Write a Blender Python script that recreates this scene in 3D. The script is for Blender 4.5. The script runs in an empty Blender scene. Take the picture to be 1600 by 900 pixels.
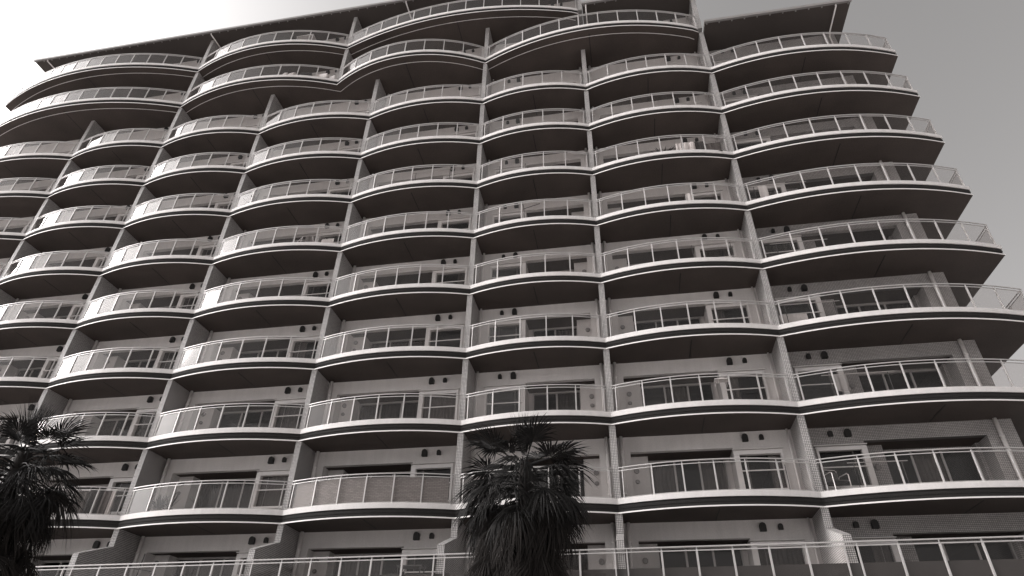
import bpy, math, random
from mathutils import Matrix, Vector, Euler
random.seed(7)
R = math.radians
SC = bpy.context.scene
COL = SC.collection

# ------------------------------------------------------------------ camera
def cam_axes():
    f = 983.23; pitch = R(34.5644); roll = R(1.18298); yaw = R(-10.8472)
    d = (math.cos(yaw), math.sin(yaw)); n = (-math.sin(yaw), math.cos(yaw))
    c, s = math.cos(pitch), math.sin(pitch); cr, sr = math.cos(roll), math.sin(roll)
    W = lambda x, y, z: Vector((x*d[0] + y*d[1], x*n[0] + y*n[1], z))
    r0 = W(1, 0, 0); u0 = W(0, -s, c); fw = W(0, c, s)
    return f, cr*r0 + sr*u0, -sr*r0 + cr*u0, fw
CAM_F, CAM_R, CAM_U, CAM_D = cam_axes()
CAM_P = Vector((0.0, -20.9377, 1.6))
cam_data = bpy.data.cameras.new('camera')
cam_data.sensor_width = 36.0
cam_data.lens = CAM_F / 1600 * 36.0
cam_data.clip_start = 0.1
cam_data.clip_end = 5000
cam = bpy.data.objects.new('camera', cam_data)
COL.objects.link(cam)
cam.matrix_world = Matrix(((CAM_R.x, CAM_U.x, -CAM_D.x, CAM_P.x), (CAM_R.y, CAM_U.y, -CAM_D.y, CAM_P.y),
                           (CAM_R.z, CAM_U.z, -CAM_D.z, CAM_P.z), (0, 0, 0, 1)))
SC.camera = cam
def pix(p):
    v = Vector(p) - CAM_P
    z = max(v.dot(CAM_D), 0.01)
    return 800 + CAM_F*v.dot(CAM_R)/z, 450 - CAM_F*v.dot(CAM_U)/z, CAM_F/z

# ------------------------------------------------------------------ light
SUN_EL, SUN_AZ = R(28), R(-97)          # azimuth from +Y (away from camera), negative = towards the left
world = bpy.data.worlds.new('World'); SC.world = world; world.use_nodes = True
nt = world.node_tree; nt.nodes.clear()
sky = nt.nodes.new('ShaderNodeTexSky'); sky.sky_type = 'NISHITA'; sky.sun_disc = False
sky.sun_elevation = SUN_EL; sky.sun_rotation = SUN_AZ
sky.air_density = 1.0; sky.dust_density = 7.5; sky.ozone_density = 1.0
bw = nt.nodes.new('ShaderNodeRGBToBW')
tint = nt.nodes.new('ShaderNodeMix'); tint.data_type = 'RGBA'; tint.blend_type = 'MULTIPLY'
tint.inputs[0].default_value = 1.0
tint.inputs[7].default_value = (1.0, 0.972, 0.965, 1)
bg = nt.nodes.new('ShaderNodeBackground'); bg.inputs[1].default_value = 0.10
wo = nt.nodes.new('ShaderNodeOutputWorld')
nt.links.new(sky.outputs[0], bw.inputs[0]); nt.links.new(bw.outputs[0], tint.inputs[6])
nt.links.new(tint.outputs[2], bg.inputs[0]); nt.links.new(bg.outputs[0], wo.inputs[0])
sun_data = bpy.data.lights.new('sun', 'SUN'); sun_data.energy = 0.5; sun_data.angle = R(26)
sun_data.color = (1.0, 0.96, 0.94)
sun = bpy.data.objects.new('sun', sun_data); COL.objects.link(sun)
sdir = Vector((math.sin(SUN_AZ)*math.cos(SUN_EL), math.cos(SUN_AZ)*math.cos(SUN_EL), math.sin(SUN_EL)))
sun.rotation_euler = sdir.to_track_quat('Z', 'Y').to_euler()
sun.location = sdir * 80
SC.view_settings.view_transform = 'Standard'; SC.view_settings.look = 'None'
SC.view_settings.gamma = 1.0; SC.view_settings.use_curve_mapping = False
SC.view_settings.exposure = 1.62

# ------------------------------------------------------------------ materials
def G(v, warm=1.0):
    return (v, v*(1 - 0.045*warm), v*(1 - 0.065*warm), 1)
MATS = {}
def base_mat(name, rough=0.7):
    m = bpy.data.materials.new(name); m.use_nodes = True
    b = m.node_tree.nodes['Principled BSDF']; b.inputs['Roughness'].default_value = rough
    MATS[name] = m
    return m, m.node_tree, b
def noise_mat(name, v, amount=0.15, scale=3.0, rough=0.7, warm=1.0, streak=0.0, metallic=0.0, bump=0.0, fine=40.0, spec=0.5):
    m, t, b = base_mat(name, rough); N = t.nodes; L = t.links
    geo = N.new('ShaderNodeNewGeometry')
    n1 = N.new('ShaderNodeTexNoise'); n1.inputs['Scale'].default_value = scale; n1.inputs['Detail'].default_value = 6
    L.new(geo.outputs['Position'], n1.inputs['Vector'])
    n2 = N.new('ShaderNodeTexNoise'); n2.inputs['Scale'].default_value = fine; n2.inputs['Detail'].default_value = 3
    L.new(geo.outputs['Position'], n2.inputs['Vector'])
    ad = N.new('ShaderNodeMath'); ad.operation = 'ADD'; L.new(n1.outputs['Fac'], ad.inputs[0]); L.new(n2.outputs['Fac'], ad.inputs[1])
    if streak:
        mp = N.new('ShaderNodeMapping'); mp.inputs['Scale'].default_value = (5, 5, 0.3)
        L.new(geo.outputs['Position'], mp.inputs['Vector'])
        n3 = N.new('ShaderNodeTexNoise'); n3.inputs['Scale'].default_value = 1.0; n3.inputs['Detail'].default_value = 5
        L.new(mp.outputs[0], n3.inputs['Vector'])
        mu = N.new('ShaderNodeMath'); mu.operation = 'MULTIPLY_ADD'; mu.inputs[1].default_value = streak
        L.new(n3.outputs['Fac'], mu.inputs[0]); L.new(ad.outputs[0], mu.inputs[2]); ad = mu
    mr = N.new('ShaderNodeMapRange'); mr.inputs[1].default_value = 0.6 + 0.3*streak; mr.inputs[2].default_value = 1.4 + 0.7*streak
    L.new(ad.outputs[0], mr.inputs[0])
    mx = N.new('ShaderNodeMix'); mx.data_type = 'RGBA'
    mx.inputs[6].default_value = G(v*(1-amount), warm); mx.inputs[7].default_value = G(min(v*(1+amount), .95), warm)
    L.new(mr.outputs[0], mx.inputs[0]); L.new(mx.outputs[2], b.inputs['Base Color'])
    b.inputs['Metallic'].default_value = metallic; b.inputs['Specular IOR Level'].default_value = spec
    if bump:
        bp = N.new('ShaderNodeBump'); bp.inputs['Strength'].default_value = bump; bp.inputs['Distance'].default_value = 0.01
        L.new(n2.outputs['Fac'], bp.inputs['Height']); L.new(bp.outputs[0], b.inputs['Normal'])
    return m
def tile_mat(name, v, grout, size=0.05, warm=1.0, rough=0.45, amount=0.12, mortar=0.1):
    m, t, b = base_mat(name, rough); N = t.nodes; L = t.links
    geo = N.new('ShaderNodeNewGeometry'); sp = N.new('ShaderNodeSeparateXYZ'); L.new(geo.outputs['Position'], sp.inputs[0])
    ad = N.new('ShaderNodeMath'); ad.operation = 'ADD'; L.new(sp.outputs[0], ad.inputs[0]); L.new(sp.outputs[1], ad.inputs[1])
    cb = N.new('ShaderNodeCombineXYZ'); L.new(ad.outputs[0], cb.inputs[0]); L.new(sp.outputs[2], cb.inputs[1])
    br = N.new('ShaderNodeTexBrick'); br.offset = 0.0; br.inputs['Scale'].default_value = 1.0
    br.inputs['Brick Width'].default_value = size; br.inputs['Row Height'].default_value = size
    br.inputs['Mortar Size'].default_value = size*mortar; br.inputs['Mortar Smooth'].default_value = 0.1
    br.inputs['Color1'].default_value = G(v*(1-amount), warm); br.inputs['Color2'].default_value = G(v*(1+amount), warm)
    br.inputs['Mortar'].default_value = G(grout, warm)
    L.new(cb.outputs[0], br.inputs['Vector'])
    no = N.new('ShaderNodeTexNoise'); no.inputs['Scale'].default_value = 0.9; no.inputs['Detail'].default_value = 5
    L.new(geo.outputs['Position'], no.inputs['Vector'])
    mr = N.new('ShaderNodeMapRange'); mr.inputs[1].default_value = 0.3; mr.inputs[2].default_value = 0.7
    mr.inputs[3].default_value = 0.86; mr.inputs[4].default_value = 1.08; L.new(no.outputs['Fac'], mr.inputs[0])
    mx = N.new('ShaderNodeMix'); mx.data_type = 'RGBA'; mx.blend_type = 'MULTIPLY'; mx.inputs[0].default_value = 1
    L.new(br.outputs['Color'], mx.inputs[6]); L.new(mr.outputs[0], mx.inputs[7])
    L.new(mx.outputs[2], b.inputs['Base Color'])
    bp = N.new('ShaderNodeBump'); bp.invert = True; bp.inputs['Strength'].default_value = 0.5; bp.inputs['Distance'].default_value = 0.004
    L.new(br.outputs['Fac'], bp.inputs['Height']); L.new(bp.outputs[0], b.inputs['Normal'])
    return m
def glass_mat(name, tintv=0.9, haze=0.03, f0=0.045, hazecol=0.6):
    """thin pane: clear with a mirror reflection that grows at grazing angles, and a little dust"""
    m = bpy.data.materials.new(name); m.use_nodes = True; t = m.node_tree; t.nodes.clear(); N = t.nodes; L = t.links
    geo = N.new('ShaderNodeNewGeometry')
    dt = N.new('ShaderNodeVectorMath'); dt.operation = 'DOT_PRODUCT'
    L.new(geo.outputs['Normal'], dt.inputs[0]); L.new(geo.outputs['Incoming'], dt.inputs[1])
    ab = N.new('ShaderNodeMath'); ab.operation = 'ABSOLUTE'; L.new(dt.outputs['Value'], ab.inputs[0])
    om = N.new('ShaderNodeMath'); om.operation = 'SUBTRACT'; om.inputs[0].default_value = 1; L.new(ab.outputs[0], om.inputs[1])
    pw = N.new('ShaderNodeMath'); pw.operation = 'POWER'; pw.inputs[1].default_value = 5; L.new(om.outputs[0], pw.inputs[0])
    ma = N.new('ShaderNodeMath'); ma.operation = 'MULTIPLY_ADD'; ma.inputs[1].default_value = 1 - f0; ma.inputs[2].default_value = f0
    ma.use_clamp = True; L.new(pw.outputs[0], ma.inputs[0])
    tr = N.new('ShaderNodeBsdfTransparent'); tr.inputs[0].default_value = G(tintv, .3)
    gl = N.new('ShaderNodeBsdfGlossy'); gl.inputs[0].default_value = (0.8, 0.79, 0.785, 1); gl.inputs['Roughness'].default_value = 0.03
    mx = N.new('ShaderNodeMixShader'); L.new(ma.outputs[0], mx.inputs[0]); L.new(tr.outputs[0], mx.inputs[1]); L.new(gl.outputs[0], mx.inputs[2])
    di = N.new('ShaderNodeBsdfDiffuse'); di.inputs[0].default_value = G(hazecol)
    no = N.new('ShaderNodeTexNoise'); no.inputs['Scale'].default_value = 2.2; no.inputs['Detail'].default_value = 6
    L.new(geo.outputs['Position'], no.inputs['Vector'])
    hz = N.new('ShaderNodeMath'); hz.operation = 'MULTIPLY'; hz.inputs[1].default_value = haze*2; L.new(no.outputs['Fac'], hz.inputs[0])
    m2 = N.new('ShaderNodeMixShader'); L.new(hz.outputs[0], m2.inputs[0]); L.new(mx.outputs[0], m2.inputs[1]); L.new(di.outputs[0], m2.inputs[2])
    o = N.new('ShaderNodeOutputMaterial'); L.new(m2.outputs[0], o.inputs[0])
    MATS[name] = m
    return m
M_CURB = noise_mat('white_paint', 0.68, 0.14, 1.2, 0.6, 0.8, streak=1.0, fine=26)
M_LIP = noise_mat('lip_paint', 0.82, 0.06, 2.0, 0.5, 0.8)
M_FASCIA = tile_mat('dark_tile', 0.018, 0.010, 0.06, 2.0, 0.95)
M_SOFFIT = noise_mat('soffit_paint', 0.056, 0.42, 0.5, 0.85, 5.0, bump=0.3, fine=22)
M_JOINT = noise_mat('joint_sealant', 0.012, 0.1, 3, 0.8)
M_TILE = tile_mat('light_tile', 0.58, 0.07, 0.055, 0.9, mortar=0.13)
M_TILE2 = tile_mat('grey_tile', 0.47, 0.13, 0.055, 1.0, mortar=0.13)
M_WALL = noise_mat('stucco', 0.63, 0.15, 0.9, 0.85, 0.9, streak=0.7, bump=0.25, fine=24)
M_WALLIN = noise_mat('interior_plaster', 0.35, 0.05, 1, 0.9)
M_FLOOR = noise_mat('balcony_floor', 0.22, 0.15, 2, 0.8)
M_RAIL = noise_mat('rail_aluminium', 0.50, 0.08, 6, 0.4, 0.8, metallic=0.25)
M_POST = noise_mat('post_aluminium', 0.52, 0.08, 6, 0.45, 0.8, metallic=0.2)
M_FRAME = noise_mat('window_frame_white', 0.72, 0.06, 3, 0.5, 0.7)
M_ALU = noise_mat('window_aluminium', 0.52, 0.08, 3, 0.45, 0.8, metallic=0.3)
M_GLASS = glass_mat('balustrade_glass', 0.92, 0.008, 0.018)
M_PANE = glass_mat('window_glass', 0.62, 0.006, 0.018)
M_HOOD = noise_mat('vent_hood_black', 0.022, 0.2, 8, 0.5)
M_VENT = noise_mat('round_vent_grey', 0.24, 0.1, 8, 0.6)
M_PIPE = noise_mat('drain_pipe', 0.74, 0.10, 2, 0.55, 0.9)
M_CURT = noise_mat('curtain_cloth', 0.60, 0.10, 4, 0.9)
M_CURTD = noise_mat('curtain_grey', 0.34, 0.10, 4, 0.9)
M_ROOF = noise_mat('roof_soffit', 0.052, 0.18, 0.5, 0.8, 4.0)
M_ROOFE = noise_mat('roof_edge', 0.22, 0.12, 2, 0.5, 1.2)
M_ASPH = noise_mat('pale_concrete_ground', 0.45, 0.12, 0.6, 0.9, bump=0.3)
M_PAVE = tile_mat('paving', 0.40, 0.25, 0.3)
M_PARA = noise_mat('parapet_concrete', 0.07, 0.12, 1.2, 0.85, 1.4, streak=0.6)
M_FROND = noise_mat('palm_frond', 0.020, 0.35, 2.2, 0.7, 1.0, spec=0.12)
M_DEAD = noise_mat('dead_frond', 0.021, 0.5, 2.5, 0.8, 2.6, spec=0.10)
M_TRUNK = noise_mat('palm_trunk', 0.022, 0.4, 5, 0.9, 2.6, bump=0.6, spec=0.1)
M_CLOTHW = noise_mat('white_cloth', 0.72, 0.06, 5, 0.9)
M_CLOTHD = noise_mat('dark_cloth', 0.030, 0.3, 5, 0.95, 1.5)
M_CLOTHG = noise_mat('brown_cloth', 0.10, 0.3, 6, 0.95, 2.5)
M_REED = None
M_LEAF = noise_mat('pot_leaf', 0.05, 0.4, 6, 0.6)
M_POT = noise_mat('pot_clay', 0.12, 0.2, 6, 0.8, 2.0)
M_DARKMETAL = noise_mat('dark_metal', 0.05, 0.2, 8, 0.45)
M_LITEMETAL = noise_mat('light_metal', 0.55, 0.1, 8, 0.4, metallic=0.3)

# ------------------------------------------------------------------ mesh helpers
class MB:
    def __init__(self): self.v = []; self.f = []
    def box(self, x0, x1, y0, y1, z0, z1):
        if x0 > x1: x0, x1 = x1, x0
        b = len(self.v)
        self.v += [(x0,y0,z0),(x1,y0,z0),(x1,y1,z0),(x0,y1,z0),(x0,y0,z1),(x1,y0,z1),(x1,y1,z1),(x0,y1,z1)]
        self.f += [(b,b+3,b+2,b+1),(b+4,b+5,b+6,b+7),(b,b+1,b+5,b+4),(b+1,b+2,b+6,b+5),(b+2,b+3,b+7,b+6),(b+3,b,b+4,b+7)]
        return self
    def bar(self, p, q, w, h=None, up=(0,0,1)):
        """square bar from p to q"""
        h = h or w; p = Vector(p); q = Vector(q); d = (q-p).normalized(); u = Vector(up)
        if abs(d.dot(u)) > 0.98: u = Vector((0,1,0))
        s = d.cross(u).normalized()*w/2; t = s.cross(d).normalized()*h/2; b = len(self.v)
        for c in (p, q): self.v += [tuple(c-s-t), tuple(c+s-t), tuple(c+s+t), tuple(c-s+t)]
        self.f += [(b,b+1,b+2,b+3),(b+7,b+6,b+5,b+4)] + [(b+i, b+4+i, b+4+(i+1)%4, b+(i+1)%4) for i in range(4)]
        return self
    def tube(self, pts, rad, n=8, caps=True):
        pts = [Vector(p) for p in pts]; rs = rad if isinstance(rad, (list, tuple)) else [rad]*len(pts); b = len(self.v)
        for i, p in enumerate(pts):
            d = (pts[min(i+1, len(pts)-1)] - pts[max(i-1, 0)]).normalized()
            a = d.cross(Vector((0,0,1))) if abs(d.z) < 0.95 else d.cross(Vector((0,1,0)))
            a.normalize(); c = a.cross(d)
            for k in range(n):
                t = 2*math.pi*k/n; self.v.append(tuple(p + rs[i]*(math.cos(t)*a + math.sin(t)*c)))
        for i in range(len(pts)-1):
            for k in range(n):
                self.f.append((b+i*n+k, b+i*n+(k+1)%n, b+(i+1)*n+(k+1)%n, b+(i+1)*n+k))
        if caps:
            self.f.append(tuple(b+k for k in range(n))[::-1]); e = b+(len(pts)-1)*n; self.f.append(tuple(e+k for k in range(n)))
        return self
    def sweep(self, poly, prof):
        """sweep a closed (outward, z) profile along a plan polyline"""
        n = len(poly); m = len(prof); b = len(self.v)
        def nrm(i):
            dx = poly[i+1][0]-poly[i][0]; dy = poly[i+1][1]-poly[i][1]; l = math.hypot(dx, dy); return (dy/l, -dx/l)
        for i in range(n):
            if i == 0: nx, ny = nrm(0)
            elif i == n-1: nx, ny = nrm(n-2)
            else:
                a = nrm(i-1); c = nrm(i); sx = a[0]+c[0]; sy = a[1]+c[1]; k = 2/(sx*sx+sy*sy); nx = sx*k; ny = sy*k
            for (o, z) in prof: self.v.append((poly[i][0]+nx*o, poly[i][1]+ny*o, z))
        for i in range(n-1):
            for k in range(m):
                k2 = (k+1) % m
                self.f.append((b+i*m+k, b+i*m+k2, b+(i+1)*m+k2, b+(i+1)*m+k))
        self.f.append(tuple(b+k for k in range(m))); self.f.append(tuple(b+(n-1)*m+k for k in range(m))[::-1])
        return self
    def prism_x(self, yz, x0, x1):
        m = len(yz); b = len(self.v)
        self.v += [(x0, y, z) for y, z in yz] + [(x1, y, z) for y, z in yz]
        self.f += [tuple(range(b, b+m)), tuple(range(b+2*m-1, b+m-1, -1))] + [(b+k, b+m+k, b+m+(k+1)%m, b+(k+1)%m) for k in range(m)]
        return self
    def quad(self, *p):
        b = len(self.v); self.v += [tuple(q) for q in p]; self.f.append(tuple(range(b, b+len(p)))); return self
    def mesh(self, name, mat, smooth=False):
        me = bpy.data.meshes.new(name); me.from_pydata(self.v, [], self.f)
        if mat: me.materials.append(mat)
        if smooth: me.polygons.foreach_set('use_smooth', [True]*len(me.polygons))
        me.update(); return me
    def obj(self, name, mat, parent=None, smooth=False):
        return link(name, self.mesh(name, mat, smooth), parent)
def link(name, data, parent=None):
    o = bpy.data.objects.new(name, data); COL.objects.link(o)
    if parent: o.parent = parent
    return o
def tag(o, label=None, cat=None, group=None, kind=None):
    if label: o['label'] = label
    if cat: o['category'] = cat
    if group: o['group'] = group
    if kind: o['kind'] = kind
    return o
def thing(name, label, cat, loc=(0,0,0), rz=0, group=None):
    o = link(name, None); o.location = loc; o.rotation_euler = (0, 0, rz); o.empty_display_size = 0.3
    return tag(o, label, cat, group)
# pieces past the limit of 300 of a kind are joined into one part per parent
PIECES = {}
def piece(kind, mb, mat, parent, centre, smooth=False):
    u, v, s = pix(centre)
    inside = -30 < u < 1630 and -30 < v < 930
    PIECES.setdefault(kind, []).append((s if inside else s*0.001, mb, mat, parent, smooth))
def flush_pieces(limit=300):
    for kind, lst in PIECES.items():
        lst.sort(key=lambda a: -a[0])
        for s, mb, mat, parent, sm in lst[:limit]: mb.obj(kind, mat, parent, sm)
        rest = {}
        for s, mb, mat, parent, sm in lst[limit:]: rest.setdefault((parent.name, mat.name), []).append((mb, mat, parent))
        for key, ms in rest.items():
            j = MB()
            for mb, mat, parent in ms:
                b = len(j.v); j.v += mb.v; j.f += [tuple(i+b for i in f) for f in mb.f]
            tag(j.obj(kind + '_row', ms[0][1], ms[0][2]), kind='stuff')

# ------------------------------------------------------------------ setting
MB().quad((-900,-900,0),(900,-900,0),(900,900,0),(-900,900,0)).obj('ground', M_ASPH)
tag(bpy.data.objects['ground'], kind='structure')
tag(MB().box(-60, 40, -9.6, -2.0, 0.0, 0.12).obj('pavement', M_PAVE), kind='structure')

# ------------------------------------------------------------------ the apartment building
BLD = thing('apartment_building', 'tall apartment block with rows of curved white edged balconies', 'building')
LIP = {r: 7.129 + 3*(r-1) for r in range(1, 9)}
LIP[9] = 31.573; LIP[10] = 34.949; LIP[11] = 38.36
FL = {r: LIP[r] + 0.42 for r in range(1, 11)}; FL[0] = LIP[1] - 2.58
X = {'Y': -30.444, 'Z': -24.484, 'A': -18.504, 'Bp': -14.508, 'B': -12.051, 'C': -5.788, 'D': -0.385, 'E': 5.820}
T = 0.11                        # half thickness of the dividing walls
XL, XR = -38.9, 14.48           # slab ends
BACK = 9.0
def arc(xa, xb, sag, n=18, xend=None, xbeg=None):
    """points of a circular arc bulging to -Y, chord xa..xb on y=0; may run on past its chord"""
    c = (xa+xb)/2; h = (xb-xa)/2; rad = (h*h+sag*sag)/(2*sag)
    x0 = xa if xbeg is None else xbeg; x1 = xb if xend is None else xend
    return [(x, (rad-sag) - math.sqrt(rad*rad-(x-c)**2)) for x in [x0+(x1-x0)*i/n for i in range(n+1)]]
def bays_of(r):
    """(left wall x or None, right wall x or None, arc) of every balcony of a level"""
    if r <= 8:
        k = ['Y', 'Z', 'A', 'B', 'C', 'D', 'E']
        out = [(None, X['Y'], arc(-37.7, X['Y'], 0.55, 20, xbeg=XL))]
        for a, b in zip(k, k[1:]): out.append((X[a], X[b], arc(X[a], X[b], 0.47 if a == 'C' else 0.52)))
        out.append((X['E'], None, arc(X['E'], 13.2, 0.53, 22, xend=XR)))
        return out
    left = (None, X['Z'], arc(-38.1, X['Z'], 1.24, 30, xbeg=XL))
    if r == 9:
        return [left, (X['Z'], X['Bp'], arc(X['Z'], X['Bp'], 1.0, 24)), (X['Bp'], X['C'], arc(X['Bp'], X['C'], 1.17, 24)),
                (X['C'], X['E'], arc(X['C'], X['E'], 1.15, 26))]
    return [left, (X['Z'], X['Bp'], arc(X['Z'], X['Bp'], 1.0, 24)), (X['Bp'], X['D'], arc(X['Bp'], X['D'], 1.08, 30))]
def edge_of(r):
    pts = [(XL-0.05, BACK)]
    for xa, xb, a in bays_of(r):
        if len(pts) > 1: a = a[1:]
        pts += a
    if r == 9: pts[-1] = (X['E']-T-0.02, pts[-1][1])
    if r == 10: pts[-1] = (X['D']-T-0.02, pts[-1][1])
    if r <= 8: pts.append((XR+0.08, BACK))
    return pts
for r in range(1, 11):
    z = LIP[r]; e = edge_of(r)
    front = e[1:-1] if r <= 8 else e[1:]
    s = MB()
    for (xa, ya), (xb, yb) in zip(front, front[1:]):
        s.quad((xa, ya+0.012, z+0.012), (xa, BACK, z+0.012), (xb, BACK, z+0.012), (xb, yb+0.012, z+0.012))
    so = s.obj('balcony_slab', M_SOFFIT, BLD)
    s = MB()
    for (xa, ya), (xb, yb) in zip(front, front[1:]):
        s.quad((xa, ya+0.06, z+0.42), (xb, yb+0.06, z+0.42), (xb, BACK, z+0.42), (xa, BACK, z+0.42))
    s.obj('slab_top', M_FLOOR, so)
    s = MB(); s.sweep(front, [(0.012, z), (0.012, z+0.042), (-0.10, z+0.055), (-0.10, z+0.02), (-0.006, z+0.02), (-0.006, z)]); s.obj('lip_strip', M_LIP, so)
    s = MB(); s.sweep(e, [(-0.04, z+0.05), (-0.04, z+0.15), (-0.02, z+0.165), (-0.02, z+0.225), (-0.03, z+0.235), (-0.03, z+0.315), (-0.2, z+0.315), (-0.2, z+0.05)])
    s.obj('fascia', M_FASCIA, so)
    s = MB(); s.sweep(e, [(0.008, z+0.30), (0.01, z+0.465), (0.0, z+0.48), (-0.13, z+0.48), (-0.13, z+0.30)]); s.obj('curb', M_CURB, so)
    if r >= 9:
        s = MB(); s.sweep(front[0 if r else 1:], [(-0.42, z-0.012), (-0.42, z+0.02), (-0.44, z+0.02), (-0.44, z-0.012)]); s.obj('drip_strip', M_PIPE, so)
    for xa, xb, a in bays_of(r):
        mid = a[len(a)//2]
        MB().box(mid[0]-0.018, mid[0]+0.018, mid[1]+0.3, 1.2, z+0.006, z+0.03).obj('soffit_joint', M_JOINT, so)

# dividing walls: one part for each wall line, broken by the slabs it passes
def wall_line(x, levels, step):
    w = MB()
    for r in levels:
        z0 = FL[r]-0.02; z1 = LIP[r+1]+0.02
        if r == 10: z1 = LIP[11]+0.1
        w.box(x-T, x+T, 0.03, BACK, z0, z1)
    o = w.obj('party_wall', M_TILE, BLD)
    if step:
        p = MB(); p.prism_x([(0.029, FL[0]-0.3), (0.029, 6.48), (-0.02, 6.48), (-1.385, 5.99), (-1.385, FL[0]-0.3)], x-T, x+T)
        p.obj('wall_step', M_TILE, o)
        c = MB(); c.prism_x([(0.02, 6.483), (0.02, 6.515), (-0.03, 6.515), (-1.392, 6.022), (-1.392, 5.993), (-0.02, 6.483)], x-T-0.004, x+T+0.004)
        c.obj('step_coping', M_TILE2, o)
for k, lv in (('Y', range(0, 9)), ('Z', range(0, 11)), ('A', range(0, 9)), ('B', range(0, 9)), ('Bp', (9, 10)),
              ('C', list(range(0, 10))), ('D', list(range(0, 9)) + [10]), ('E', list(range(0, 9)) + [9])):
    wall_line(X[k], lv, k != 'Bp')
# outer walls
MB().box(XL+1.7, 12.64, BACK-0.002, BACK+0.25, 0, LIP[9]).obj('rear_wall', M_WALL, BLD)
MB().box(XL+1.7, X['E'], BACK-0.002, BACK+0.25, LIP[9], LIP[11]+0.2).obj('rear_wall', M_WALL, BLD)
for r in range(0, 11):
    zt = LIP[r+1]+0.012 if r < 10 else LIP[11]
    MB().box(XL+1.7, XL+1.9, 1.25, BACK, FL[r], zt).obj('end_wall', M_TILE2, BLD)
    if r <= 8: MB().box(11.99, 12.64, 1.25, BACK, FL[r], zt).obj('tile_pier', M_TILE2, BLD)

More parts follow.
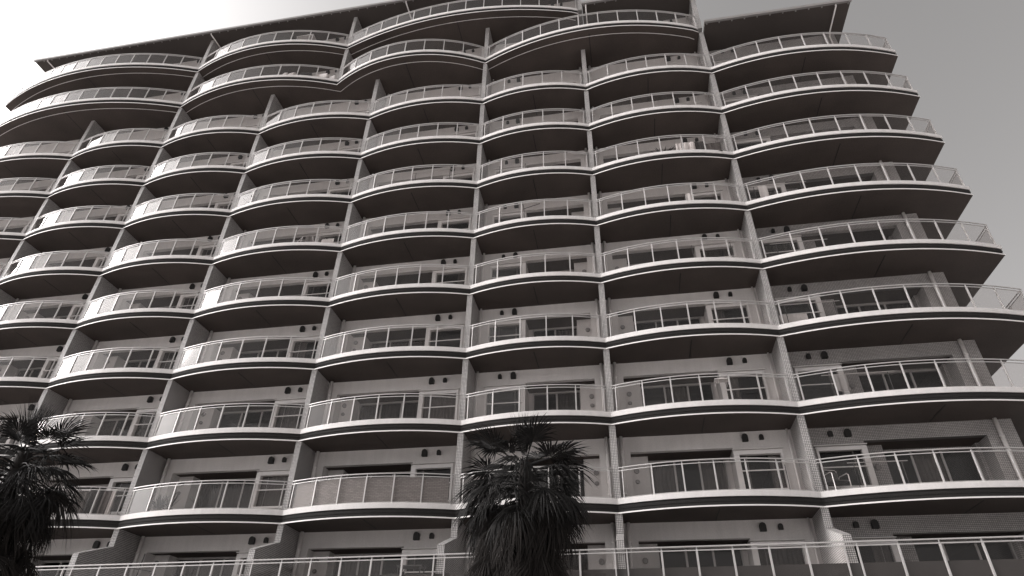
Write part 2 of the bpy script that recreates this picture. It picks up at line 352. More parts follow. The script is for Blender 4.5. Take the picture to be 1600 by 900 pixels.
# ------------------------------------------------------------------ rooms behind the balconies
def curtain_mb(x0, x1, y, z0, z1, amp=0.035):
    m = MB(); n = max(4, int((x1-x0)/0.07)); b = 0
    for i in range(n+1):
        x = x0+(x1-x0)*i/n; yy = y + amp*(1 if i % 2 else -1)*random.uniform(.5, 1)
        m.v += [(x, yy, z0), (x, yy, z1)]
    for i in range(n): m.f.append((2*i, 2*i+2, 2*i+3, 2*i+1))
    return m
def bay_rooms(r, xa, xb, mirror, tile=False, vent_unit=False, strip=0.44, rng=None):
    rng = random.Random(r*100 + int(xa*7))
    fl = FL[r]; ce = (LIP[r+1]+0.012) if r < 10 else LIP[11]
    head = fl + (2.07 if tile else 2.03)
    W = xb-xa
    U = (lambda u: xb-u) if mirror else (lambda u: xa+u)
    mat = M_TILE2 if tile else M_WALL
    us = W-2.02
    wo0, wo1 = us+0.17, us+1.52            # window opening
    wz0, wz1 = fl+0.56, fl+1.76
    if not vent_unit: s0, s1 = 1.05, us-0.16
    else: s0, s1 = strip+0.1, us-0.72
    w = MB()
    w.box(U(0), U(strip), 1.25, 1.45, fl, ce)
    w.box(U(strip), U(W), 1.255, 1.45, head, ce)                   # lintel over the recess and the window
    w.box(U(strip-0.2), U(strip), 1.451, 1.75, fl, ce)             # cheek of the recess
    w.box(U(us), U(us+0.16), 1.451, 2.25, fl, ce)                  # cheek of the window block
    w.box(U(us), U(W), 1.25, 1.45, fl, wz0)                        # under the window
    w.box(U(us), U(W), 1.26, 1.45, wz1, head)                      # over the window
    w.box(U(us), U(wo0), 1.25, 1.45, wz0, wz1)
    w.box(U(wo1), U(W), 1.25, 1.45, wz0, wz1)
    w.box(U(strip-0.1), U(s0 if not vent_unit else strip), 1.751, 1.95, fl, ce)                # back of the recess
    w.box(U(s0-0.12), U(s0), 1.951, 2.45, fl, ce)
    w.box(U(s1), U(us+0.1), 2.251, 2.45, fl, ce)
    w.box(U(s0), U(s1), 2.255, 2.45, fl+2.02, ce)
    if vent_unit: w.box(U(us-0.70), U(us-0.002), 1.752, 2.25, fl, ce)
    bw_ = w.obj('back_wall', mat, BLD)
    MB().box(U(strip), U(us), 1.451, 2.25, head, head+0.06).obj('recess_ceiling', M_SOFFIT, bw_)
    # window with its white frame
    f = MB(); a, b = U(us-0.02), U(us+0.16)
    f.box(a, b, 1.19, 1.26, wz0-0.08, wz1+0.13)                    # wide jamb
    f.box(b, U(wo1), 1.20, 1.26, wz1, wz1+0.13)
    f.box(U(wo1), U(wo1+0.07), 1.19, 1.26, wz0-0.08, wz1+0.13)
    f.box(b, U(wo1), 1.17, 1.30, wz0-0.08, wz0)
    f.box(U(us-0.05), U(min(wo1+0.12, W-.02)), 1.16, 1.254, wz1+0.17, wz1+0.195)
    mid = wo0+0.24
    f.box(U(mid-0.018), U(mid+0.018), 1.375, 1.39, wz0, wz1)
    fr = f.obj('window', M_FRAME, BLD)
    MB().bar((U(us+0.1), 1.15, fl+1.17), (U(wo1+0.02), 1.15, fl+1.17), 0.035).obj('guard_bar', M_FRAME, fr)
    for p0, p1, yy in ((wo0, mid, 1.345), (mid, wo1, 1.365)):
        piece('pane', MB().box(U(p0), U(p1), yy, yy+0.006, wz0, wz1), M_PANE, fr, (U((p0+p1)/2), 1.35, (wz0+wz1)/2))
    q = rng.random()
    if q < 0.5:
        c0, c1 = (wo0, wo1) if q < 0.25 else ((wo0, wo0+0.5) if q < .4 else (wo1-0.4, wo1))
        xs = sorted((U(c0), U(c1)))
        curtain_mb(xs[0], xs[1], 1.44, wz0, wz1).obj('curtain', M_CURT if rng.random() < .5 else M_CURTD, fr)
    # sliding doors in the recess
    n = max(2, int(round((s1-s0)/0.95))); d = MB()
    d.box(U(s0), U(s0+0.05), 2.22, 2.34, fl, fl+2.02); d.box(U(s1-0.05), U(s1), 2.22, 2.34, fl, fl+2.02)
    d.box(U(s0+0.05), U(s1-0.05), 2.22, 2.34, fl+1.95, fl+2.02)
    wd = (s1-s0-0.1)/n
    for i in range(1, n):
        u = s0+0.05+wd*i; d.box(U(u-0.035), U(u+0.035), 2.26, 2.32, fl, fl+1.95)
    dr = d.obj('sliding_door', M_ALU, BLD)
    for i in range(n):
        u = s0+0.05+wd*i
        piece('pane', MB().box(U(u+0.035), U(u+wd-0.035), 2.285, 2.293, fl+0.04, fl+1.95), M_PANE, dr, (U(u+wd/2), 2.29, fl+1))
    q = rng.random()
    if q < 0.75:
        for i in range(n):
            if rng.random() < 0.55:
                xs = sorted((U(s0+0.05+wd*i), U(s0+0.05+wd*(i+1))))
                curtain_mb(xs[0], xs[1], 2.4, fl+0.02, fl+1.96).obj('curtain', M_CURT if q < .35 else M_CURTD, dr)
    # extract hoods, vents, drain pipe
    hz = ce-0.24
    for du, wd_, hh in ((0.45, 0.20, 0.27), (1.0, 0.15, 0.19)):
        u = us+du if not tile else us+(0.45 if wd_ > .18 else 1.0)
        h = MB(); w2 = wd_/2; zt = hz+hh/2
        prof = [(-w2, zt-hh), (-w2, zt-w2*0.9)] + [(-w2*math.cos(t), zt-w2*0.9+w2*0.9*math.sin(t)) for t in (math.pi*.25, math.pi*.5, math.pi*.75)] + [(w2, zt-w2*0.9), (w2, zt-hh)]
        m_ = len(prof); xc = U(u)
        h.v += [(xc+px, 1.254, pz) for px, pz in prof] + [(xc+px, 1.254-wd_*0.62, pz) for px, pz in prof]
        h.f += [tuple(range(m_, 2*m_))] + [(k, k+1, m_+k+1, m_+k) for k in range(m_-1)] + [tuple(range(m_))[::-1]]
        h.obj('vent_hood', M_HOOD, BLD)
    if not vent_unit: vu, vy, vz = 0.61, 1.75, ((fl+1.5, fl+1.12) if (mirror or W < 6 and xa > -1) else (fl+1.74, fl+1.36))
    else: vu, vy, vz = us-0.36, 1.75, (fl+1.3, fl+.62)
    for zc, rad in zip(vz, (0.095, 0.075)):
        v = MB(); v.tube([(U(vu), vy+0.002, zc), (U(vu), vy-0.05, zc), (U(vu), vy-0.065, zc)], [rad, rad, rad*0.8], 14)
        v.obj('round_vent', M_VENT, BLD)
    px = U(0.15) if not tile else U(-0.12)
    p = MB(); p.tube([(px, 1.15, fl), (px, 1.15, ce)], 0.06, 10)
    for zz in (fl+0.5, fl+1.95): p.tube([(px, 1.15, zz), (px, 1.15, zz+0.06)], 0.075, 10)
    p.obj('drain_pipe', M_PIPE, BLD, True)
    if W > 5.5 and not tile:
        px = U(W-0.14); p = MB(); p.tube([(px, 1.19, fl), (px, 1.19, ce)], 0.035, 8); p.obj('drain_pipe', M_PIPE, BLD, True)
    elif not tile:
        px = U(W-0.12); p = MB(); p.tube([(px, 1.15, fl), (px, 1.15, ce)], 0.045, 8); p.obj('drain_pipe', M_PIPE, BLD, True)

def balustrade(pts, z, start_wall, end_wall, n):
    """curved handrail over flat glass panels; pts is the plan line"""
    L = [0.0]
    for a, b in zip(pts, pts[1:]): L.append(L[-1]+math.hypot(b[0]-a[0], b[1]-a[1]))
    def at(s):
        s = min(max(s, 0), L[-1]); i = 0
        while i < len(L)-2 and L[i+1] < s: i += 1
        k = (s-L[i])/(L[i+1]-L[i]); return (pts[i][0]+k*(pts[i+1][0]-pts[i][0]), pts[i][1]+k*(pts[i+1][1]-pts[i][1]))
    m = MB(); m.sweep(pts, [(-0.02, z+1.478), (0.02, z+1.478), (0.02, z+1.508), (-0.02, z+1.508)])
    m.sweep(pts, [(-0.012, z+1.378), (0.016, z+1.378), (0.016, z+1.403), (-0.012, z+1.403)])
    m.sweep(pts, [(-0.012, z+0.505), (0.012, z+0.505), (0.012, z+0.518), (-0.012, z+0.518)])
    o = m.obj('balustrade', M_RAIL, BLD)
    s0 = 0.12 if start_wall else 0.06; s1 = L[-1]-(0.10 if end_wall else 0.06)
    S = [s0+(s1-s0)*i/n for i in range(n+1)]
    for i, s in enumerate(S):
        p = at(s); a = at(s-0.1); b = at(s+0.1); d = Vector((b[0]-a[0], b[1]-a[1], 0)).normalized(); nn = Vector((d.y, -d.x, 0))
        w = 0.022 if 0 < i < n else 0.014
        q = MB(); c = Vector((p[0], p[1], 0))
        for (hw, hd, za, zb) in ((w, 0.03, z+0.48, z+1.375), (w*0.6, 0.014, z+1.405, z+1.475)):
            bb = len(q.v)
            for zz in (za, zb):
                for sx, sy in ((-1, -1), (1, -1), (1, 1), (-1, 1)):
                    v = c + d*hw*sx + nn*hd*sy; q.v.append((v.x, v.y, zz))
            q.f += [(bb, bb+1, bb+2, bb+3), (bb+4, bb+5, bb+6, bb+7)] + [(bb+k, bb+(k+1) % 4, bb+4+(k+1) % 4, bb+4+k) for k in range(4)]
        piece('post', q, M_POST, o, (p[0], p[1], z+1))
        if i < n:
            p2 = at(S[i+1]); dd = Vector((p2[0]-p[0], p2[1]-p[1], 0)).normalized(); n2 = Vector((dd.y, -dd.x, 0))*0.005
            A = Vector((p[0], p[1], 0))+dd*0.022; B = Vector((p2[0], p2[1], 0))-dd*0.022; g = MB()
            for zz in (z+0.54, z+1.37):
                for v in (A+n2, B+n2, B-n2, A-n2): g.v.append((v.x, v.y, zz))
            g.f += [(0, 1, 2, 3), (4, 7, 6, 5), (0, 4, 5, 1), (1, 5, 6, 2), (2, 6, 7, 3), (3, 7, 4, 0)]
            piece('glass_panel', g, M_GLASS, o, ((p[0]+p2[0])/2, (p[1]+p2[1])/2, z+1))
    return o
def clip(pts, x0, x1):
    out = []
    for a, b in zip(pts, pts[1:]):
        for p in (a,):
            if x0 <= p[0] <= x1: out.append(p)
        for xx in (x0, x1):
            if a[0] < xx < b[0]:
                k = (xx-a[0])/(b[0]-a[0]); out.append((xx, a[1]+k*(b[1]-a[1])))
    if x0 <= pts[-1][0] <= x1: out.append(pts[-1])
    return sorted(set(out))
for r in range(0, 11):
    bl = bays_of(max(r, 1)) if r else bays_of(1)
    for xa, xb, a in bl:
        x0 = (xa+T) if xa is not None else XL+1.9
        x1 = (xb-T) if xb is not None else 11.99
        right = xb is None
        mirror = right or (xa is not None and abs(xa-X['C']) < .01 and r <= 8)
        bay_rooms(r, x0, x1, mirror, right, right, 0.25 if right else 0.44)
        if r:
            pts = [(x, y+0.06) for x, y in clip(a, (xa+T+0.002) if xa is not None else XL+0.1, (xb-T-0.002) if xb is not None else XR-0.08)]
            wid = pts[-1][0]-pts[0][0]
            n = int(round((wid-0.2)/1.0)) if wid < 6.6 or not right else 8
            if xa is not None and not right and wid > 7: n = int(round(wid/1.04))
            balustrade(pts, LIP[r], xa is not None, xb is not None, n)
            if right:
                balustrade([(XR-0.07, pts[-1][1]+0.03), (XR-0.02, 3.0), (XR, 6.2)], LIP[r], False, False, 6)
            if xa is None:
                balustrade([(XL+0.04, 6.2), (XL+0.06, 3.0), (XL+0.1, pts[0][1]+0.03)], LIP[r], False, False, 6)
# side balcony return wall for levels 1-8 hides nothing: the pier already turns the corner

# ------------------------------------------------------------------ roofs
def roof(x0, x1, z, y0=-0.52, skew=0.0, end=None):
    o = MB().box(x0, x1, y0+0.06, BACK+0.6, z, z+0.22).obj('roof', M_ROOF, BLD)
    MB().box(x0-0.03, x1+0.03, y0-0.06, y0+0.055, z-0.02, z+0.14).obj('gutter', M_ROOFE, o)
    b = MB(); n = int((x1-x0)/0.6)
    for i in range(n+1):
        xx = x0+0.1+(x1-x0-0.2)*i/n; b.box(xx-0.03, xx+0.03, y0+0.0555, y0+0.12, z-0.05, z-0.001)
    tag(b.obj('gutter_brackets', M_ROOFE, o), kind='stuff')
    return o
rl = roof(-37.6, X['D']+T, LIP[11]); rm = roof(X['D']+T+0.04, X['E']+T, LIP[10]+0.02); rr = roof(X['E']+T+0.04, 13.05, LIP[9]+0.02)
def downpipe(x, z, parent, x2=None):
    x2 = x if x2 is None else x2
    m = MB(); m.tube([(x, -0.46, z-0.01), (x, -0.44, z-0.10), (x2, 1.0, z-0.16), (x2, 1.17, z-0.3), (x2, 1.17, z-3.0)], 0.04, 8); m.obj('downpipe', M_PIPE, parent, True)
downpipe(-37.0+0.4, LIP[11], rl, -37.0+.5); downpipe(X['Z']+0.18, LIP[11], rl, X['Z']+0.3); downpipe(-11.0, LIP[11], rl)
downpipe(X['D']+0.35, LIP[10]+0.02, rm); downpipe(12.35, LIP[9]+0.02, rr)

# ------------------------------------------------------------------ podium and terrace front
pod = MB(); pod.box(-45, 30, -1.30, BACK, 0.0, FL[0]-0.012); pod.obj('podium', M_PARA, BLD)
tf = MB().quad((-45,-1.3,FL[0]-0.006),(30,-1.3,FL[0]-0.006),(30,BACK,FL[0]-0.006),(-45,BACK,FL[0]-0.006)); tf.obj('terrace_floor', M_FLOOR, BLD)
m = MB(); m.prism_x([(-1.40, 3.6), (-1.40, 5.24), (-1.29, 5.24), (-1.29, 3.6)], -45, 30)
m.v = [(x, y, z + (0.0075*x if z > 5 else 0)) for x, y, z in m.v]; m.obj('terrace_parapet', M_PARA, BLD)
def terrace_rail():
    y = -1.45; zf = lambda x: 5.785 + 0.0085*x
    m = MB(); m.bar((-38, y, zf(-38)-0.018), (15.5, y, zf(15.5)-0.018), 0.05, 0.036); m.bar((-38, y, zf(-38)-0.12), (15.5, y, zf(15.5)-0.12), 0.04, 0.03)
    o = m.obj('balustrade', M_RAIL, BLD)
    walls = [X[k] for k in ('Y', 'Z', 'A', 'B', 'C', 'D', 'E')]
    spans = list(zip([-38] + walls, walls + [15.5]))
    for a, b in spans:
        a2, b2 = a+0.17, b-0.17; n = max(1, int(round((b2-a2)/1.06)))
        for i in range(n+1):
            x = a2+(b2-a2)*i/n; w = 0.026 if 0 < i < n else 0.018; zt = zf(x)
            q = MB().box(x-w, x+w, y-0.03, y+0.03, 4.3, zt-0.135); q.box(x-0.014, x+0.014, y-0.014, y+0.014, zt-0.105, zt-0.035)
            piece('post', q, M_POST, o, (x, y, 5.5))
            if i < n:
                x2 = a2+(b2-a2)*(i+1)/n; zt = min(zt, zf(x2))
                piece('glass_panel', MB().box(x+w+0.004, x2-0.03, y-0.005, y+0.005, 4.4, zt-0.145), M_GLASS, o, ((x+x2)/2, y, 5.5))
terrace_rail()
flush_pieces()

# ------------------------------------------------------------------ palms
def frond_mesh(seed, dead):
    rg = random.Random(seed); m = MB()
    Lp = rg.uniform(0.75, 1.0) if not dead else rg.uniform(0.35, 0.6)
    sag = 0.10 if not dead else 0.16
    pts = [(Lp*t, 0, -sag*t*t) for t in (0, .35, .7, 1)]
    m.tube(pts, [0.022, 0.016, 0.012, 0.010], 5)
    hub = Vector(pts[-1]); n = 34 if not dead else 26
    spread = R(115) if not dead else R(rg.uniform(38, 62)); Ls = rg.uniform(0.80, 0.95) if not dead else rg.uniform(0.85, 1.15)
    da = 2*spread/n
    for k in range(n):
        a = -spread + (k+0.5)*da + rg.uniform(-.3, .3)*da*(1 if not dead else 2.5)
        ln = Ls*(0.66+0.34*math.cos(a*0.75))*rg.uniform(.9, 1.06)
        d = Vector((math.cos(a), math.sin(a), 0)); s = Vector((-d.y, d.x, 0))
        fold = 0.25*abs(math.sin(a))
        droop = (rg.uniform(0.10, 0.32) if not dead else rg.uniform(0.05, 0.5)); tw = rg.uniform(-.12, .12) if not dead else rg.uniform(-.4, .4)
        if rg.random() < (0.22 if not dead else .3): droop += 0.35
        def P(t):
            bend = droop*max(0, t-.35)**2*1.9
            return hub + d*ln*(t - bend*0.25) + Vector((0, 0, fold*ln*t*(1-0.35*t) - bend*ln)) + s*tw*ln*max(0, t-.5)**2*1.5
        b = len(m.v); hw = 0.5*math.tan(da/2)*ln*1.0
        w1 = ln*0.5*math.tan(da/2)*(0.98 if not dead else 0.75) ; w2 = w1*0.55; rz = Vector((0, 0, 1))
        m.v += [tuple(P(0.03)), tuple(P(.5)-s*w1), tuple(P(.5)+rz*w1*0.9), tuple(P(.5)+s*w1), tuple(P(.78)-s*w2), tuple(P(.78)+rz*w2*0.7), tuple(P(.78)+s*w2), tuple(P(1.0))]
        m.f += [(b, b+2, b+1), (b, b+3, b+2), (b+1, b+2, b+5, b+4), (b+2, b+3, b+6, b+5), (b+4, b+5, b+7), (b+5, b+6, b+7)]
    return m.mesh('frond' if not dead else 'dead_frond', M_FROND if not dead else M_DEAD)
def hanging_mesh(seed, mat, name, Lp, Ls, spread, hang):
    """a fan whose petiole arches outwards (+X) and whose blades sag towards the ground; turned only about Z"""
    rg = random.Random(seed); m = MB()
    pts = [(Lp*t, 0, 0.10*math.sin(2.2*t)-0.22*hang*t*t) for t in (0, .3, .6, 1)]
    m.tube(pts, [0.024, 0.017, 0.013, 0.010], 5)
    hub = Vector(pts[-1]); n = 34; da = 2*spread/n; dn = Vector((0, 0, -1))
    for k in range(n):
        a = -spread + (k+0.5)*da + rg.uniform(-.5, .5)*da
        ln = Ls*(0.70+0.30*math.cos(a*0.8))*rg.uniform(.88, 1.10); hg = hang*rg.uniform(.75, 1.25)
        d = Vector((math.cos(a), math.sin(a), 0.10-0.25*hang)).normalized(); s = Vector((-math.sin(a), math.cos(a), 0))
        tw = rg.uniform(-.25, .25)
        def P(t): return hub + d*ln*(t - 0.42*hg*t*t) + dn*ln*0.85*hg*t**1.7 + s*tw*ln*t*t*0.5
        b = len(m.v); w1 = ln*0.42*math.tan(da/2)*(1.0-0.25*hang); w2 = w1*0.8; w3 = w1*0.4; up = (d*0.4+Vector((0, 0, 1))).normalized()
        m.v += [tuple(P(0.03)), tuple(P(.42)-s*w1), tuple(P(.42)+up*w1*0.9), tuple(P(.42)+s*w1), tuple(P(.64)-s*w2), tuple(P(.64)+up*w2*.7), tuple(P(.64)+s*w2),
                tuple(P(.84)-s*w3), tuple(P(.84)+up*w3*.5), tuple(P(.84)+s*w3), tuple(P(1.0))]
        m.f += [(b, b+2, b+1), (b, b+3, b+2)]
        for r0 in (1, 4): m.f += [(b+r0, b+r0+1, b+r0+4, b+r0+3), (b+r0+1, b+r0+2, b+r0+5, b+r0+4)]
        m.f += [(b+7, b+8, b+10), (b+8, b+9, b+10)]
    return m.mesh(name, mat)
LIVE = [frond_mesh(s, False) for s in (1, 2, 3, 4)]
SPEAR = [hanging_mesh(s, M_FROND, 'frond', 0.25, 1.15, R(26), -0.05) for s in (41, 42, 43)]
DROOP = [hanging_mesh(s, M_FROND, 'frond', 0.80+0.06*(s % 3), 0.95, R(100), 0.55+0.1*(s % 3)) for s in (21, 22, 23, 24)]
DEADM = [hanging_mesh(s, M_DEAD, 'dead_frond', 0.48+0.07*(s % 4), 1.0+0.05*(s % 3), R(62+8*(s % 3)), 1.0+0.12*(s % 2)) for s in (31, 32, 33, 34, 35)]
def palm(loc, hub_z, seed, label, k=1.0):
    rg = random.Random(seed); t = thing('palm_tree', label, 'palm tree', loc, 0, 'fan palms in front of the building')
    m = MB(); pts = []; rs = []
    for i in range(15):
        q = i/14; pts.append((0.10*math.sin(q*2.1), 0.06*math.sin(q*3), hub_z*q)); rs.append((0.26-0.11*q)*(1.12 if i == 0 else 1)*(1+0.06*(i % 2)))
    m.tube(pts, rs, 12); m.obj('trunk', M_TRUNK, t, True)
    top = Vector(pts[-1])
    def put(me, name, p, az, el, roll, sc):
        o = link(name, me, t); o.location = p
        d = Vector((math.cos(az)*math.cos(el), math.sin(az)*math.cos(el), math.sin(el)))
        x = d; z = Vector((0, 0, 1)) - d*d.z
        if z.length < 1e-3: z = Vector((1, 0, 0))
        z.normalize(); y = z.cross(x); mt = Matrix((x, y, z)).transposed() @ Matrix.Rotation(roll, 3, 'X')
        o.rotation_euler = mt.to_euler(); o.scale = (sc, sc, sc)
    for i in range(5):                       # upright spear leaves
        put(SPEAR[i % 3], 'frond', top + Vector((0, 0, -0.1)), rg.uniform(0, 6.28), R(rg.uniform(80, 89)), rg.uniform(-1.5, 1.5), k*rg.uniform(.85, 1.0))
    for i in range(12):                       # young stiff fans
        az = i*2.39996 + rg.uniform(-.2, .2) + 0.4; el = R(48 - 56*(i/12) + rg.uniform(-8, 8))
        put(LIVE[i % 4], 'frond', top + Vector((0.08*math.cos(az), 0.08*math.sin(az), -0.1)), az, el, rg.uniform(-.35, .35), k*rg.uniform(.80, .98))
    for i in range(46):                      # older fans that sag all round
        q = i/46; az = i*2.39996 + rg.uniform(-.3, .3)
        put(DROOP[i % 4], 'frond', top + Vector((0.1*math.cos(az), 0.1*math.sin(az), -0.3-0.7*q)), az, R(4-34*q + rg.uniform(-9, 9)), rg.uniform(-.35, .35), k*rg.uniform(.88, 1.12))
    n = 150
    for i in range(n):                       # the skirt of dead leaves, hanging closer to the trunk lower down
        q = i/n; az = i*2.39996 + rg.uniform(-.3, .3); rr = 0.16+0.12*min(1, q*3)
        put(DEADM[i % 5], 'dead_frond', top + Vector((rr*math.cos(az), rr*math.sin(az), -0.75-3.2*q)), az, R(rg.uniform(-26, 6)-26*min(1, q*2)), rg.uniform(-.5, .5), k*rg.uniform(.72, 1.15))
    return t
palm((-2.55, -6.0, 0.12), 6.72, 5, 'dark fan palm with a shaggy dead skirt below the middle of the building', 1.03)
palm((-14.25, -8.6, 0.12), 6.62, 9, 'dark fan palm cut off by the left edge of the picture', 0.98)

# ------------------------------------------------------------------ things on the balconies
def cloth_mb(w, h, y=0, n=8, amp=0.03, jag=0.0, seed=0):
    rg = random.Random(seed); m = MB()
    for i in range(n+1):
        x = -w/2+w*i/n; yy = amp*math.sin(i*1.9+seed)
        m.v += [(x, yy-0.012, 0 - (jag*rg.random())), (x, yy*0.4-0.012, h), (x, yy+0.012, 0), (x, yy*0.4+0.012, h)]
    for i in range(n):
        b = 4*i; m.f += [(b, b+4, b+5, b+1), (b+2, b+3, b+7, b+6), (b, b+2, b+6, b+4), (b+1, b+5, b+7, b+3)]
    m.f += [(0, 1, 3, 2), (4*n, 4*n+2, 4*n+3, 4*n+1)]
    return m
def hung_cloth(name, label, cat, loc, w, h, mat, rz=0, seed=1, group=None, jag=0.0):
    t = cloth_mb(w, h, 0, max(5, int(w/0.08)), 0.03, jag, seed).obj(name, mat); t.location = loc; t.rotation_euler = (0, 0, rz)
    return tag(t, label, cat, group)
def pole_rack(label, loc, length, h=1.0):
    t = thing('laundry_pole', label, 'laundry pole', loc)
    MB().tube([(-length/2, 0, h), (length/2, 0, h)], 0.016, 8).obj('pole', M_LITEMETAL, t)
    b = MB()
    for s in (-1, 1): b.tube([(s*length*0.4, 0, 0), (s*length*0.4, 0, h)], 0.014, 6).box(s*length*.4-.15, s*length*.4+.15, -.2, .2, 0, 0.02)
    b.obj('stand', M_DARKMETAL, t)
    return t
def potted(label, loc, h, n, seed, spiky=True, pot=0.16):
    rg = random.Random(seed); t = thing('potted_plant', label, 'potted plant', loc, 0, 'potted plants on the balconies')
    MB().tube([(0, 0, 0), (0, 0, 0.25), (0, 0, 0.28), (0, 0, 0.26)], [pot*.75, pot, pot*1.08, pot*.9], 12).obj('pot', M_POT, t)
    m = MB()
    for i in range(n):
        az = rg.uniform(0, 6.28); el = rg.uniform(.5, 1.45); ln = h*rg.uniform(.6, 1.0)
        d = Vector((math.cos(az)*math.cos(el), math.sin(az)*math.cos(el), math.sin(el))); s = d.cross(Vector((0, 0, 1))).normalized()*(0.018 if spiky else 0.05)
        p = Vector((0, 0, 0.25)); q = p+d*ln*.5; e = p+d*ln+Vector((0, 0, -0.12*ln))
        b = len(m.v); m.v += [tuple(p-s*.5), tuple(p+s*.5), tuple(q+s), tuple(e), tuple(q-s)]; m.f += [(b, b+1, b+2, b+4), (b+4, b+2, b+3)]
    m.obj('foliage', M_LEAF, t)
    return t
def armchair(label, loc, rz):
    t = thing('garden_chair', label, 'chair', loc, rz)
    s = MB(); s.box(-0.25, 0.25, -0.24, 0.24, 0.38, 0.42); s.obj('seat', M_DARKMETAL, t)
    b = MB(); b.box(-0.24, 0.24, 0.22, 0.26, 0.46, 0.80); b.obj('backrest', M_DARKMETAL, t)
    for sx in (-1, 1):
        MB().tube([(sx*0.28, -0.24, 0), (sx*0.28, -0.24, 0.60), (sx*0.28, -0.18, 0.65), (sx*0.28, 0.2, 0.65), (sx*0.28, 0.24, 0.60)], 0.016, 6).obj('armrest', M_LITEMETAL, t)
        MB().tube([(sx*0.26, 0.27, 0), (sx*0.25, 0.25, 0.85)], 0.016, 6).obj('leg', M_LITEMETAL, t)
    MB().tube([(-0.25, 0.25, 0.80), (-0.22, 0.25, 0.87), (0.22, 0.25, 0.87), (0.25, 0.25, 0.80)], 0.016, 6).obj('top_rail', M_LITEMETAL, t)
    return t
def table(label, loc, w, d, h, mat=None, rz=0):
    t = thing('table', label, 'table', loc, rz); mat = mat or M_DARKMETAL
    MB().box(-w/2, w/2, -d/2, d/2, h-0.03, h).obj('tabletop', mat, t)
    for sx in (-1, 1):
        for sy in (-1, 1): MB().bar((sx*(w/2-.04), sy*(d/2-.04), 0), (sx*(w/2-.04), sy*(d/2-.04), h-0.03), 0.03).obj('leg', mat, t)
    return t
def cushion(label, loc, w, h, mat, seed=0, group='cushions airing behind the balustrade'):
    m = MB(); n = 8
    for j in range(5):
        q = j/4; zz = h*q; f = 0.72+0.28*math.sin(math.pi*(0.15+0.7*q))
        for i in range(n):
            a = 2*math.pi*i/n; rr = 1/max(abs(math.cos(a)), abs(math.sin(a)))*0.9
            m.v.append((w/2*f*rr*math.cos(a), 0.11*f*rr*math.sin(a)*(0.4+math.sin(math.pi*(0.1+.8*q))), zz))
    for j in range(4):
        for i in range(n): m.f.append((j*n+i, j*n+(i+1) % n, (j+1)*n+(i+1) % n, (j+1)*n+i))
    m.f += [tuple(range(n))[::-1], tuple(4*n+i for i in range(n))]
    o = m.obj('cushion', mat); o.location = loc; o.rotation_euler = (R(-8), 0, R(seed*13 % 20-10))
    return tag(o, label, 'cushion', group)

# sixth floor, fifth bay: bedding over a rail
pole_rack('pole of bedding on the balcony right of the middle wall', (4.35, 0.0, FL[6]), 2.2, 0.85)
hung_cloth('bed_sheet', 'square white sheet hanging on the sixth balcony row by the right wall', 'laundry', (4.02, -0.10, FL[6]+0.25), 0.52, 0.62, M_CLOTHW, seed=2)
hung_cloth('towel', 'narrow pointed white towel left of the square sheet', 'laundry', (3.58, -0.12, FL[6]+0.1), 0.26, 0.74, M_CLOTHW, seed=3)
hung_cloth('dark_blanket', 'black blanket bunched up right of the square white sheet', 'laundry', (4.50, -0.06, FL[6]+0.3), 0.46, 0.56, M_CLOTHD, seed=4)
hung_cloth('brown_blanket', 'wide dark brown blanket hung beside the right wall', 'laundry', (5.05, -0.04, FL[6]+0.05), 0.66, 0.66, M_CLOTHG, seed=5)
# ninth row: cushions
cushion('slim pale cushion standing leftmost in the high cushion row', (-17.66, -0.55, FL[9]+0.02), 0.22, 0.70, M_CLOTHW, 1)
cushion('square pale cushion beside the slim one', (-17.22, -0.55, FL[9]+0.02), 0.42, 0.58, M_CLOTHW, 2)
cushion('black cushion in the middle of the high cushion row', (-16.35, -0.42, FL[9]+0.02), 0.7, 0.55, M_CLOTHD, 3)
cushion('wide pale cushion right of the black cushion', (-15.45, -0.22, FL[9]+0.10), 0.72, 0.40, M_CLOTHW, 4)
cushion('small pale cushion next to the wall end', (-14.85, -0.05, FL[9]+0.02), 0.36, 0.40, M_CLOTHW, 5)
table('pale metal table on the topmost balcony under the roof', (-17.1, -0.45, FL[10]), 1.1, 0.5, 0.62, M_LITEMETAL)
# fifth row: drying rack with hangers
t = thing('drying_rack', 'light drying rack with clothes pegs on the fifth balcony row', 'drying rack', (-14.0, 0.2, FL[5]))
m = MB()
for yy in (-0.25, 0, 0.25): m.tube([(-0.85, yy, 0.92), (0.75, yy, 0.92)], 0.013, 6)
m.obj('rail', M_LITEMETAL, t)
for sx in (-1, 1): MB().tube([(sx*0.6, -0.25, 0), (sx*0.25, 0.0, 0.92), (sx*0.6, 0.25, 0)], 0.016, 6).obj('leg', M_LITEMETAL, t)
hung_cloth('washing', 'small dark washing pegged to the drying rack', 'laundry', (-13.85, 0.2, FL[5]+0.52), 0.5, 0.38, M_CLOTHG, seed=8, jag=0.2)
hung_cloth('sheet', 'white sheet leaning beside the drying rack', 'sheet', (-12.98, 0.3, FL[5]+0.02), 0.62, 0.68, M_CLOTHW, seed=9)
t = thing('clothes_stand', 'dark clothes stand with slanting arms in the narrow bay', 'clothes stand', (-3.52, 0.25, FL[5]))
MB().tube([(0, 0, 0), (-0.08, 0, 1.35), (-0.14, 0, 1.6)], 0.02, 6).obj('pole', M_DARKMETAL, t)
MB().tube([(-0.1, 0, 1.22), (0.68, -0.05, 1.40)], 0.016, 6).obj('arm', M_DARKMETAL, t)
MB().tube([(-0.07, 0, 0.95), (0.6, -0.1, 1.02)], 0.016, 6).obj('arm', M_LITEMETAL, t)
MB().tube([(0, 0, 0), (0, 0, 0.12), (0, 0, 0.2)], [0.2, 0.18, 0.05], 10).obj('base', M_CLOTHW, t)
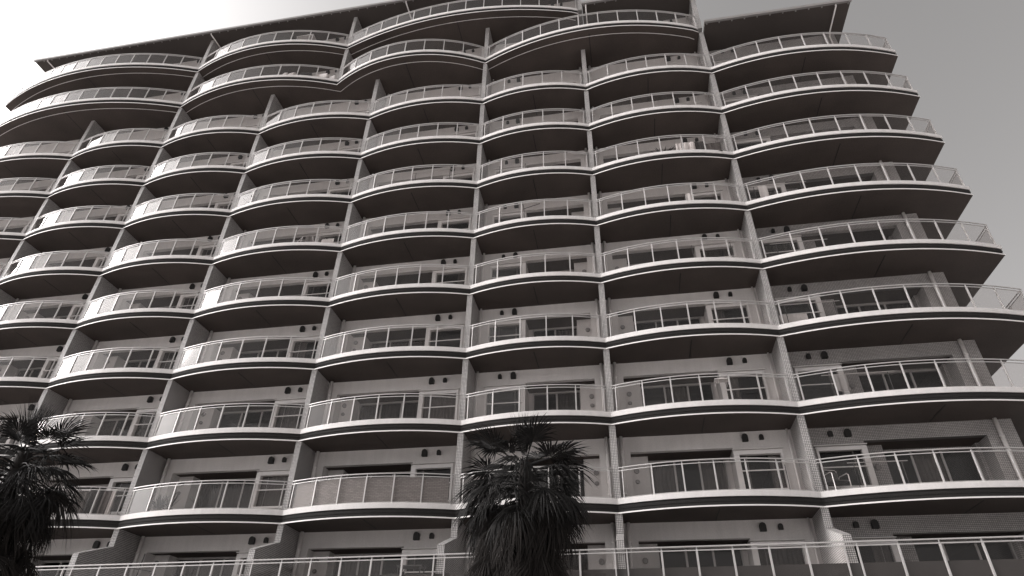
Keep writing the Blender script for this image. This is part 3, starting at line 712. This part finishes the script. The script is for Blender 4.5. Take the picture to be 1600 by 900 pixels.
# third row, right bay: blanket
hung_cloth('white_quilt', 'white quilt draped behind the third balcony row at the right wall', 'laundry', (6.7, 0.85, FL[3]+0.45), 1.0, 0.52, M_CLOTHW, seed=6, jag=.1)
pole_rack('long laundry pole on the third row right bay', (7.3, 0.62, FL[3]), 2.2, 1.28)
pole_rack('long laundry pole on the lowest curved balcony at the right', (7.9, 0.55, FL[1]), 1.8, 1.1)
armchair('metal armchair on the lowest curved balcony right of the wall', (6.45, 0.25, FL[1]), R(20))
# second row
t = thing('sock_hanger', 'white peg hanger dangling on the second balcony row', 'hanger', (3.55, 0.2, FL[2]+0.95))
m = MB(); m.box(-0.24, 0.24, -0.15, 0.15, 0.15, 0.18); m.tube([(0, 0, .18), (0, 0, .4)], 0.008, 5); m.obj('frame', M_FRAME, t)
m = MB()
for i in range(9): m.bar((-0.22+i*0.055, random.uniform(-.12, .12), 0.15), (-0.22+i*0.055, random.uniform(-.12, .12), 0.02-random.random()*.1), 0.014)
m.obj('peg', M_FRAME, t)
# lowest curved row
for i, (x, w, mt, lb) in enumerate(((-20.75, 0.55, M_CLOTHG, 'brown shirt on the line partly behind the palm'), (-20.1, 0.62, M_CLOTHD, 'black shirt hanging in the middle of the clothes line'),
                                    (-19.62, 0.32, M_CLOTHG, 'brown trousers right of the black shirt'), (-19.36, 0.14, M_CLOTHW, 'narrow white towel at the end of the clothes line'))):
    hung_cloth('shirt', lb, 'laundry', (x, 0.22, FL[1]+0.12+0.06*(i % 2)), w, 0.95, mt, R(8), 20+i, 'washing on the line by the left palm', .15)
pole_rack('laundry pole holding dark washing beside the left palm', (-20.0, 0.22, FL[1]), 2.0, 1.12)
potted('bushy dark plant leftmost behind the low glass', (-17.25, 0.2, FL[1]), 0.75, 46, 1, False, 0.2)
potted('spiky plant in the middle behind the low glass', (-16.75, 0.15, FL[1]), 0.95, 30, 2)
potted('small spiky plant right of the others behind the low glass', (-15.55, 0.2, FL[1]), 0.75, 26, 3)
potted('thin plant behind the glass of the sixth row', (-17.55, 0.2, FL[6]), 1.0, 24, 4, False)
potted('drooping palm plant on the terrace behind the straight rail', (-14.8, -0.4, FL[0]), 1.35, 44, 6, True, 0.2)
t = thing('reed_screen', 'woven reed screen tied behind the low balcony glass', 'screen', (0, 0, FL[1]))
TABLEARC = [(x, y+0.13) for x, y in clip(arc(X['B'], X['C'], 0.52), X['B']+0.3, X['C']-0.3)]
def reed_mat():
    m, t_, b = base_mat('reed', 0.85); N = t_.nodes; L = t_.links
    geo = N.new('ShaderNodeNewGeometry'); sp = N.new('ShaderNodeSeparateXYZ'); L.new(geo.outputs['Position'], sp.inputs[0])
    br = N.new('ShaderNodeTexBrick'); br.inputs['Scale'].default_value = 1; br.inputs['Brick Width'].default_value = 0.16; br.inputs['Row Height'].default_value = 0.055
    br.inputs['Mortar Size'].default_value = 0.006; br.inputs['Color1'].default_value = G(0.34, 1.5); br.inputs['Color2'].default_value = G(0.26, 1.5); br.inputs['Mortar'].default_value = G(0.17, 1.5)
    cb = N.new('ShaderNodeCombineXYZ'); L.new(sp.outputs[0], cb.inputs[0]); L.new(sp.outputs[2], cb.inputs[1]); L.new(cb.outputs[0], br.inputs['Vector'])
    L.new(br.outputs['Color'], b.inputs['Base Color'])
    return m
m = MB(); m.sweep(TABLEARC, [(-0.01, 0.08), (0.01, 0.08), (0.01, 0.93), (-0.01, 0.93)]); m.obj('mat', reed_mat(), t)
m = MB(); m.sweep(TABLEARC, [(-0.016, 0.93), (0.016, 0.93), (0.016, 0.955), (-0.016, 0.955)]); m.obj('edge', M_CURTD, t)
for lb, x, y, r, ln, h in (('laundry pole behind the second row glass in the right end bay', 8.2, 0.6, 2, 2.4, 1.25),
                            ('laundry pole behind the fourth row glass in the right end bay', 7.6, 0.6, 4, 2.2, 1.2),
                            ('laundry pole behind the fifth row glass in the right end bay', 7.4, 0.5, 5, 2.4, 1.3),
                            ('laundry pole behind the sixth row glass in the right end bay', 7.9, 0.6, 6, 2.6, 1.15),
                            ('laundry pole high on the fourth row left of the tall right wall', 4.2, 0.5, 4, 1.9, 1.45),
                            ('laundry pole with a slanting stay on the sixth row left of the middle wall', -8.2, 0.4, 6, 2.2, 1.5),
                            ('laundry pole in the sixth row of the narrow middle bay', -4.2, 0.5, 6, 1.6, 1.4)):
    pole_rack(lb, (x, y, FL[r]), ln, h)
hung_cloth('towel', 'grey towel on the pole of the second row in the right end bay', 'laundry', (7.6, 0.6, FL[2]+0.62), 0.4, 0.62, M_CURTD, seed=41)
hung_cloth('towel', 'pale towel on the pole of the fifth row in the right end bay', 'laundry', (6.8, 0.5, FL[5]+0.6), 0.38, 0.7, M_CLOTHW, seed=42)
potted('leafy plant near the glass of the sixth row beside the narrow bay wall', (2.85, 0.1, FL[6]), 0.85, 30, 12, False)
# terrace
table('dark folding table on the terrace left of the middle palm', (-6.95, -0.55, FL[0]), 0.8, 0.5, 1.02)
potted('low flowering plant beside the folding table', (-7.25, -0.7, FL[0]+0.35), 0.45, 30, 8, False, 0.14)
t = thing('folded_dryer', 'dark folded clothes dryer leaning on the terrace wall at left', 'clothes dryer', (-17.4, 0.4, FL[0]))
MB().tube([(-0.05, 0, 0), (0.08, 0, 1.8)], 0.022, 6).obj('pole', M_DARKMETAL, t)
MB().tube([(-0.42, 0, 1.34), (0.55, 0, 1.2)], 0.018, 6).obj('arm', M_DARKMETAL, t)
t = thing('mop', 'dark mop propped beside the right wall on the lowest curved row', 'mop', (5.12, 0.7, FL[1]))
MB().tube([(0, 0, 0.1), (0.02, 0.05, 1.2)], 0.013, 6).obj('handle', M_DARKMETAL, t)
MB().tube([(0, 0, 0.0), (0, 0, 0.05), (0, 0, 0.2)], [0.1, 0.09, 0.03], 8).obj('head', M_CLOTHD, t)
hung_cloth('shirt', 'pale washing hung next to the window on the fifth row', 'laundry', (3.7, 0.35, FL[5]+0.55), 0.3, 0.62, M_CLOTHW, seed=31, jag=.1)
print('objects', len(bpy.data.objects))
